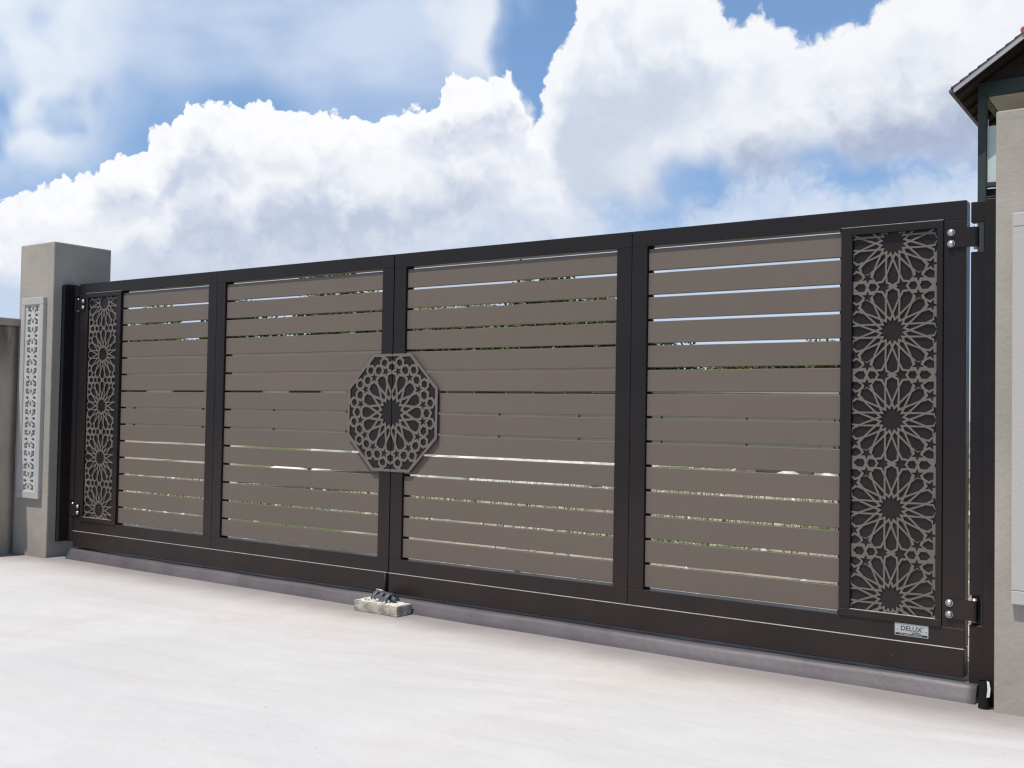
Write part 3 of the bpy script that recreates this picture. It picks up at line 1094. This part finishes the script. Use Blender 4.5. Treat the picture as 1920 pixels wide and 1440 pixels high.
# ------------------------------------------------------------------ brick with the slotted pipe saddle
br = empty('brick', (.0725, -.1220, GROUND), cat='brick', label='pale cement brick lying on the driveway below the meeting of the two leaves')
br.rotation_euler = (0, 0, radians(-1.5))
mb = MB()
mb.box(-.150, .150, -.057, .057, .000, .053, .004, 2)
bmesh.ops.subdivide_edges(mb.bm, edges=mb.bm.edges[:], cuts=5, use_grid_fill=True)
for v in mb.bm.verts:
    n_ = mnoise.noise(v.co * 22) * .0035 + mnoise.noise(v.co * 60) * .0015
    v.co += Vector((n_, n_ * .8, n_ if v.co.z > .01 else 0))
mb.build('block', M_brick, br)
mb = grid_sheet(-.146, .146, -.053, .053, 40, 18, lambda x, y: .0548 + .0035 * mnoise.noise(Vector((x * 40, y * 40, 1))) + .002 * mnoise.noise(Vector((x * 110, y * 110, 1))))
mb.build('mortar_crust', M_mortar, br)

sd = empty('pipe_saddle', (.062, -.092, GROUND + .056), cat='pipe fitting',
           label='grey slotted plastic half pipe resting on top of the brick')
sd.rotation_euler = (0, 0, radians(-14))


def arch(x0, x1, ro, ri, a0, a1, n=14):
    m_ = MB()
    bm_ = m_.bm
    prev = None
    first = None
    for i in range(n + 1):
        a = a0 + (a1 - a0) * i / n
        r = [bm_.verts.new((x, rr * cos(a), rr * sin(a))) for x, rr in ((x0, ro), (x1, ro), (x1, ri), (x0, ri))]
        if prev:
            for j in range(4):
                f = bm_.faces.new([prev[j], prev[(j + 1) % 4], r[(j + 1) % 4], r[j]])
                f.smooth = j in (0, 2)
        else:
            first = r
        prev = r
    bm_.faces.new(first)
    bm_.faces.new(prev[::-1])
    bmesh.ops.recalc_face_normals(bm_, faces=bm_.faces)
    return m_


for x0, x1 in ((-.070, -.040), (-.016, .012), (.036, .068)):
    arch(x0, x1, .044, .036, 0.05, pi - .05).build('rib', M_pvc, sd)
for a0, a1 in ((.05, .55), (pi - .55, pi - .05), (1.2, 1.9)):
    arch(-.066, .064, .0425, .0375, a0, a1, 5).build('strip', M_pvc, sd)
mb = MB()
mb.cyl((.067, 0, .016), (.092, .004, .014), .013, .011, n=14)
mb.build('spigot', M_pvc, sd)
for k in range(9):
    mb = MB()
    bmesh.ops.create_icosphere(mb.bm, subdivisions=1, radius=random.uniform(.005, .010))
    for v in mb.bm.verts:
        v.co += Vector((random.uniform(-1, 1), random.uniform(-1, 1), random.uniform(-1, 1))) * .002
    mb.build('mortar_crumb', M_mortar, loc=(.03 + random.uniform(-.06, .10), -.130 + random.uniform(-.035, .01), GROUND + .061),
             label='small crumb of mortar on the brick beside the slotted half pipe', cat='mortar crumb', group='mortar crumbs on the brick')

# ------------------------------------------------------------------ two-storey house behind the right pillar
hx0, hx1, ridge_x = -2.62, .96, -.83
hs = empty('house', (ridge_x, 31, GROUND), cat='house', label='two storey house with a tiled gable and glass balcony behind the right pillar')
off = Vector(hs.location)


def HB(name, mat, boxes, parent=hs, bev=0.0):
    mb_ = MB()
    for (x0, x1, y0, y1, z0, z1) in boxes:
        mb_.box(x0 - off.x, x1 - off.x, y0 - off.y, y1 - off.y, z0 - off.z, z1 - off.z, bev)
    return mb_.build(name, mat, parent)


def shift(mb_):
    for v in mb_.bm.verts:
        v.co -= off
    return mb_


ze, zr = 10.13, 11.34           # eave and ridge of the fascia top
yg, yend = 26.40, 37.0
# roof slabs (soffit side) and tiles in courses
roofm = MB()
for s in (-1, 1):
    xe = hx0 if s < 0 else hx1
    roofm.prism([(xe, ze - .03), (ridge_x, zr - .03), (ridge_x, zr - .09), (xe, ze - .09)], 'y', yg + .03, yend)
roof = shift(roofm).build('roof', M_soffit, hs)
nc = 8
for s in (-1, 1):
    xe = hx0 - .06 if s < 0 else hx1 + .06
    for k in range(nc):
        f0, f1 = k / nc, (k + 1) / nc + .03
        xa, xb = xe + (ridge_x - xe) * f0, xe + (ridge_x - xe) * f1
        za, zb = ze - .04 + (zr - ze + .04) * f0, ze - .04 + (zr - ze + .04) * f1
        tm = MB()
        # scalloped tiles along the course
        ny = 30
        bm = tm.bm
        prev = None
        for j in range(ny * 4 + 1):
            y = yg - .02 + (yend - yg) * j / (ny * 4)
            wv = .025 * abs(sin(pi * j / 4))
            ring = [bm.verts.new((xa, y, za + .050 + wv)), bm.verts.new((xb, y, zb + .012 + wv)), bm.verts.new((xb, y, zb)), bm.verts.new((xa, y, za))]
            if prev:
                for q in range(4):
                    bm.faces.new([prev[q], prev[(q + 1) % 4], ring[(q + 1) % 4], ring[q]])
            else:
                bm.faces.new(ring)
            prev = ring
        bm.faces.new(prev[::-1])
        bmesh.ops.recalc_face_normals(bm, faces=bm.faces)
        shift(tm).build('tile_course', M_tile, roof)
rm = MB()
rm.cyl((ridge_x, yg - .05, zr + .06), (ridge_x, yend, zr + .06), .085, n=16)
shift(rm).build('ridge_tile', M_ridge, roof)
fm = MB()
for s in (-1, 1):
    xe = hx0 if s < 0 else hx1
    fm.prism([(xe, ze - .005), (ridge_x - s * -.001 * 0, zr), (ridge_x, zr - .165), (xe + (.02 if s < 0 else -.02), ze - .150)], 'y', yg, yg + .028)
shift(fm).build('gable_fascia', M_fascia, hs)
HB('gutter', M_pvc, [(hx0 - .11, hx0 - .01, yg + .0, yend, ze - .13, ze - .045)])
for k in range(12):
    y = yg + .35 + k * .8
    mbb = MB()
    for s in (-1,):
        xe = hx0
        mbb.prism([(xe + .02, ze - .095), (ridge_x, zr - .095), (ridge_x, zr - .18), (xe + .02, ze - .18)], 'y', y, y + .06)
    shift(mbb).build('rafter', M_soffit, hs)
gm = MB()
gm.prism([(-2.05, 10.385), (.40, 10.385), (ridge_x, 11.15)], 'y', 27.28, 27.36)
shift(gm).build('gable_board', M_soffit, hs)
HB('beam', M_green, [(-2.121, .46, 27.2, 27.42, 10.02, 10.384)])
for x in (-2.123, .24):
    HB('column', M_green, [(x, x + .222, 27.198, 27.422, GROUND, 10.022)], bev=.01)
HB('balcony_ceiling', M_ceil, [(-1.88, .22, 27.43, 29.6, 9.98, 10.02)])
HB('side_beam', M_green, [(-2.10, -1.93, 27.43, 36.5, 10.025, 10.30)])
HB('balcony_floor', M_soffit, [(-2.08, .44, 27.43, 30.0, 7.20, 7.40)])
HB('edge_beam', M_dark, [(-1.95, .30, 27.22, 27.40, 7.42, 7.54)])
for k in range(3):
    x = -1.895 + k * .71
    HB('glass_panel', M_glass, [(x, x + .70, 27.30, 27.315, 7.56, 9.15)])
HB('handrail_post', M_steel, [(-1.885, -1.865, 27.33, 27.35, 9.0, 9.35)])
hw = HB('wall', M_house, [(-2.0, 5.5, 30.0, 36.8, GROUND - .1, 9.97)])
for zc in (1.2, 8.2):
    w_ = HB('window', M_fascia, [(-1.3, .1, 29.93, 30.0, zc, zc + 1.3)], hs)
    HB('pane', M_dark, [(-1.2, -.63, 29.91, 29.93, zc + .1, zc + 1.2), (-.57, 0, 29.91, 29.93, zc + .1, zc + 1.2)], w_)

# ------------------------------------------------------------------ what shows between the slats


def at(u, v, t):
    d = fwd_r + r2_r * ((u - 960) / FPX) - u2_r * ((v - 720) / FPX)
    return CAM + d * t


fwd_r, r2_r, u2_r = fwd, r2, u2


def gp(u, t):
    """ground point seen below image column u at distance t"""
    p = at(u, 775, t)
    return Vector((p.x, p.y, GROUND - .05))


# grey perimeter wall in bays with piers
A_, B_ = gp(120, 39), gp(1720, 33)
pw = empty('perimeter_wall', (A_ + B_) / 2, cat='wall', label='long grey perimeter wall with piers across the far side of the yard')
d_ = (B_ - A_)
ang = atan2(d_.y, d_.x)
pw.rotation_euler = (0, 0, ang)
Lw = d_.length
nb = 11
for k in range(nb):
    x0 = -Lw / 2 + Lw * k / nb
    x1 = x0 + Lw / nb
    MB().box(x0 + .2, x1 - .2, -.08, .08, -.1, 1.42 + .03 * (k % 3), .01).build('wall_bay', M_gwall, pw)
for k in range(nb + 1):
    x0 = -Lw / 2 + Lw * k / nb
    pm = MB().box(x0 - .2, x0 + .2, -.16, .16, -.1, 1.62, .01).build('pier', M_gwall, pw)


def far_house(u0, u1, t, wall_h, ridge_h, label, wm, rmat, nwin):
    a, b = gp(u0, t), gp(u1, t)
    L = (b - a).length
    h = empty('far_house', (a + b) / 2, cat='house', label=label)
    h.rotation_euler = (0, 0, atan2((b - a).y, (b - a).x))
    MB().box(-L / 2, L / 2, 0, 7, -.2, wall_h).build('wall', wm, h)
    r_ = MB()
    ov = .5
    r_.prism([(-ov, wall_h - .15), (3.5, ridge_h), (7 + ov, wall_h - .15), (7 + ov, wall_h - .03), (3.5, ridge_h + .15), (-ov, wall_h - .03)], 'x', -L / 2 - ov, L / 2 + ov)
    r_.build('roof', rmat, h)
    for k in range(nwin):
        x = -L / 2 + L * (k + .5) / nwin
        w__ = MB().box(x - .75, x + .75, -.06, .0, .9, 2.1).build('window', M_fascia, h)
        MB().box(x - .68, x + .68, -.08, -.061, .97, 2.03).build('pane', M_dark, w__)
    return h


far_house(190, 735, 46, 2.5, 4.0, 'long low house with a brown roof behind the perimeter wall, left of the octagon', M_house, M_broof, 5)
far_house(752, 1195, 47, 2.35, 3.6, 'low brown roofed house behind the perimeter wall, right of the octagon', M_gwall, M_broof, 4)
far_house(1230, 1600, 52, 2.3, 3.1, 'low grey walled house behind the perimeter wall, seen through the right slats', M_fascia, M_gwall, 5)


def tree_mesh(h, rw, seed, leafn, mat):
    rnd = random.Random(seed)
    trunk = MB()
    trunk.cyl((0, 0, -.2), (.1, .05, h * .45), .20, .13, n=9)
    tips = []
    for k in range(9):
        a = rnd.uniform(0, 2 * pi)
        z0 = h * rnd.uniform(.25, .45)
        tip = Vector((cos(a) * rw * rnd.uniform(.35, .8), sin(a) * rw * rnd.uniform(.35, .8), h * rnd.uniform(.5, .9)))
        trunk.cyl((.08, .04, z0), tip, .08, .02, n=6)
        tips.append(tip)
    tips.append(Vector((0, 0, h * .92)))
    tips += [Vector((rnd.uniform(-.6, .6) * rw, rnd.uniform(-.6, .6) * rw, h * rnd.uniform(.4, .8))) for _ in range(8)]
    vs, fs = [], []
    for k in range(leafn):
        c = rnd.choice(tips)
        r = Vector((rnd.gauss(0, 1), rnd.gauss(0, 1), rnd.gauss(0, .8)))
        r = r.normalized() * rnd.random() ** .4 * rw * .42
        p = c + r
        if p.z > h:
            p.z = h - rnd.random() * .4
        s = rnd.uniform(.09, .2)
        a = Vector((rnd.uniform(-1, 1), rnd.uniform(-1, 1), rnd.uniform(-1, 1))).normalized()
        b = a.orthogonal().normalized()
        a *= s
        b *= s * .5
        i = len(vs)
        vs += [p - a, p + b, p + a, p - b]
        fs.append((i, i + 1, i + 2, i + 3))
    me = bpy.data.meshes.new('crown')
    me.from_pydata([tuple(v) for v in vs], [], fs)
    me.materials.append(mat)
    tm = trunk.mesh('trunk')
    tm.materials.append(M_bark)
    return tm, me


TREES = [tree_mesh(7.0, 3.0, 1, 5200, M_leaf), tree_mesh(5.2, 2.4, 2, 4200, M_leaf2), tree_mesh(6.2, 2.6, 3, 4600, M_leaf)]
spots = [(300, 62, 0, .90), (455, 58, 2, 1.02), (610, 56, 0, 1.10), (700, 60, 2, 1.1), (800, 56, 1, 1.2), (905, 60, 2, 1.05),
         (1010, 54, 0, 1.14), (1120, 57, 2, 1.12), (1245, 60, 0, .80), (1385, 58, 1, .86), (1490, 62, 2, .78), (1590, 60, 1, .95), (1690, 62, 2, .8)]
tl = ['leafy tree farthest left beyond the yard wall', 'dark leafy tree above the brown roof on the left', 'broad tall tree left of the octagon',
      'dark tree just behind the octagon', 'yellowish tree just right of the octagon', 'dark tree above the roof right of the octagon',
      'tallest green tree in the third slatted bay', 'dark tree at the right end of the third slatted bay', 'low dark tree at the left of the fourth slatted bay',
      'small yellowish tree in the middle of the fourth slatted bay', 'low dark tree right of the small yellowish one', 'yellowish tree at the right end of the fourth slatted bay',
      'low tree behind the right lattice panel']
for (u_, t_, k, s), lb in zip(spots, tl):
    g_ = gp(u_, t_)
    e_ = empty('tree', g_, cat='tree', label=lb, group='trees beyond the perimeter wall')
    s *= 1.12
    e_.scale = (s, s, s)
    e_.rotation_euler = (0, 0, random.uniform(0, 6))
    obj_from(TREES[k][0], 'trunk', e_)
    obj_from(TREES[k][1], 'crown', e_)

# heap of pale gravel, sacks, boards
hc = gp(985, 17.5)


def heap_z(x, y):
    r = sqrt((x / 3.0) ** 2 + (y / 1.5) ** 2)
    return max(-.1, .62 * max(0, 1 - r) ** .8 - .03 + .07 * mnoise.noise(Vector((x * 2.2, y * 2.2, 0))) + .04 * mnoise.noise(Vector((x * 6, y * 6, 2))))


mb = grid_sheet(-3.2, 3.2, -1.7, 1.7, 70, 44, heap_z)
o = mb.build('gravel_heap', M_stone, loc=hc, kind='stuff', label='low heap of pale gravel in the yard right of the octagon', cat='gravel heap')
o.rotation_euler = (0, 0, .55)


def sack_mesh():
    m_ = MB()
    bmesh.ops.create_cube(m_.bm, size=1)
    bmesh.ops.subdivide_edges(m_.bm, edges=m_.bm.edges[:], cuts=3, use_grid_fill=True)
    for v in m_.bm.verts:
        x, y, z = v.co
        f = max(.35, 1 - (2 * abs(x)) ** 4 * .5) * max(.4, 1 - (2 * abs(y)) ** 4 * .5)
        v.co = Vector((x * .62, y * .40, z * .17 * f + .02 * mnoise.noise(v.co * 5)))
    for f in m_.bm.faces:
        f.smooth = True
    me = m_.mesh('sack')
    me.materials.append(M_sack)
    return me


sk = sack_mesh()
rs = random.Random(5)
base_s = gp(650, 17)
for k, (dx, dy, lv) in enumerate([(-.9, 0, 0), (-.25, .05, 0), (.4, -.05, 0), (1.05, .1, 0), (-.6, .08, 1), (.05, 0, 1), (.7, .06, 1), (-.25, .05, 2), (.4, .03, 2), (1.9, -.6, 0), (2.4, -1.2, 0)]):
    lab = {0: 'white cement sack in the bottom layer of the pile', 1: 'white cement sack in the middle layer of the pile', 2: 'white cement sack on top of the pile'}[lv]
    if k >= 9:
        lab = 'white cement sack lying apart from the pile'
    o = obj_from(sk, 'cement_sack', None, base_s + Vector((dx * .85, dx * .55 + dy, .09 + lv * .165)), label=lab + ', left of the octagon', cat='sack', group='cement sacks %s' % lab.split(' sack ')[1])
    o.rotation_euler = (0, 0, .55 + rs.uniform(-.15, .15))
for k in range(4):
    g_ = gp(560 + k * 40, 14.2 + k * .35)
    o = MB().box(-1.1, 1.1, -.09, .09, 0, .05, .004).build('timber_board', M_timber, loc=g_ + Vector((0, 0, .002 + k * .052)), label=['lowest', 'second', 'third', 'topmost'][k] + ' of the dark boards lying in front of the cement sacks', cat='board', group='boards on the yard')
    o.rotation_euler = (0, 0, .5 + .12 * k)
# rubble in the right bay
rmesh = []
for k in range(3):
    m_ = MB()
    bmesh.ops.create_icosphere(m_.bm, subdivisions=2, radius=.22)
    for v in m_.bm.verts:
        v.co *= 1 + .5 * mnoise.noise(v.co * 4 + Vector((k * 9, 0, 0)))
        v.co.z *= .7
    me = m_.mesh('rubble')
    me.materials.append([M_stone, M_broof, M_gwall][k])
    rmesh.append(me)
names = ['pale', 'reddish', 'grey']
for k in range(15):
    kk = k % 3
    g_ = gp(1365 + rs.uniform(0, 200), 16 + rs.uniform(0, 9))
    o = obj_from(rmesh[kk], 'rubble_lump', None, g_ + Vector((0, 0, .08)), label=names[kk] + ' lump of rubble on the yard behind the right slats', cat='rubble', group=names[kk] + ' rubble lumps')
    o.rotation_euler = (rs.uniform(-.3, .3), rs.uniform(-.3, .3), rs.uniform(0, 6))
    s = rs.uniform(.5, 1.5)
    o.scale = (s, s, s)

# scattered stones and grass, too many to count
rs = random.Random(11)
m_ = MB()
bm = m_.bm
for k in range(2600):
    x, y = rs.uniform(-11, 3.2), rs.uniform(1.0, 16)
    s = rs.uniform(.012, .05)
    vs = [bm.verts.new((x + rs.uniform(-s, s), y + rs.uniform(-s, s), GROUND - .05 + (s * .8 if i == 0 else -.005))) for i in range(1)]
    q = [bm.verts.new((x + s * cos(a + rs.uniform(-.3, .3)), y + s * sin(a), GROUND - .055)) for a in (0, 1.3, 2.5, 3.8, 5.0)]
    for i in range(5):
        bm.faces.new([q[i], q[(i + 1) % 5], vs[0]])
m_.build('gravel', M_stone, kind='stuff', label='loose pale stones scattered over the sandy yard behind the gate', cat='gravel')
vs, fs = [], []
for k in range(9000):
    cx, cy, sx = rs.choice([(-1.2, 9.5, 1.8), (-7.5, 9, 1.4), (-4, 6, 1.2), (1.4, 6.5, 1.0), (-2.5, 13, 2), (-.5, 4.6, .7), (-6.2, 4.5, .9), (0, 12, 2)])
    x, y = rs.gauss(cx, sx), rs.gauss(cy, sx)
    if y < .8:
        continue
    hgt = rs.uniform(.05, .16)
    a = rs.uniform(0, 2 * pi)
    w_, b = .008, rs.uniform(0, .07)
    i = len(vs)
    vs += [(x - w_ * cos(a), y - w_ * sin(a), GROUND - .055), (x + w_ * cos(a), y + w_ * sin(a), GROUND - .055), (x + b * sin(a), y - b * cos(a), GROUND - .05 + hgt)]
    fs.append((i, i + 1, i + 2))
me = bpy.data.meshes.new('grass')
me.from_pydata(vs, [], fs)
me.materials.append(M_grass)
obj_from(me, 'grass', kind='stuff', label='short green grass growing in patches on the yard behind the gate', cat='grass')
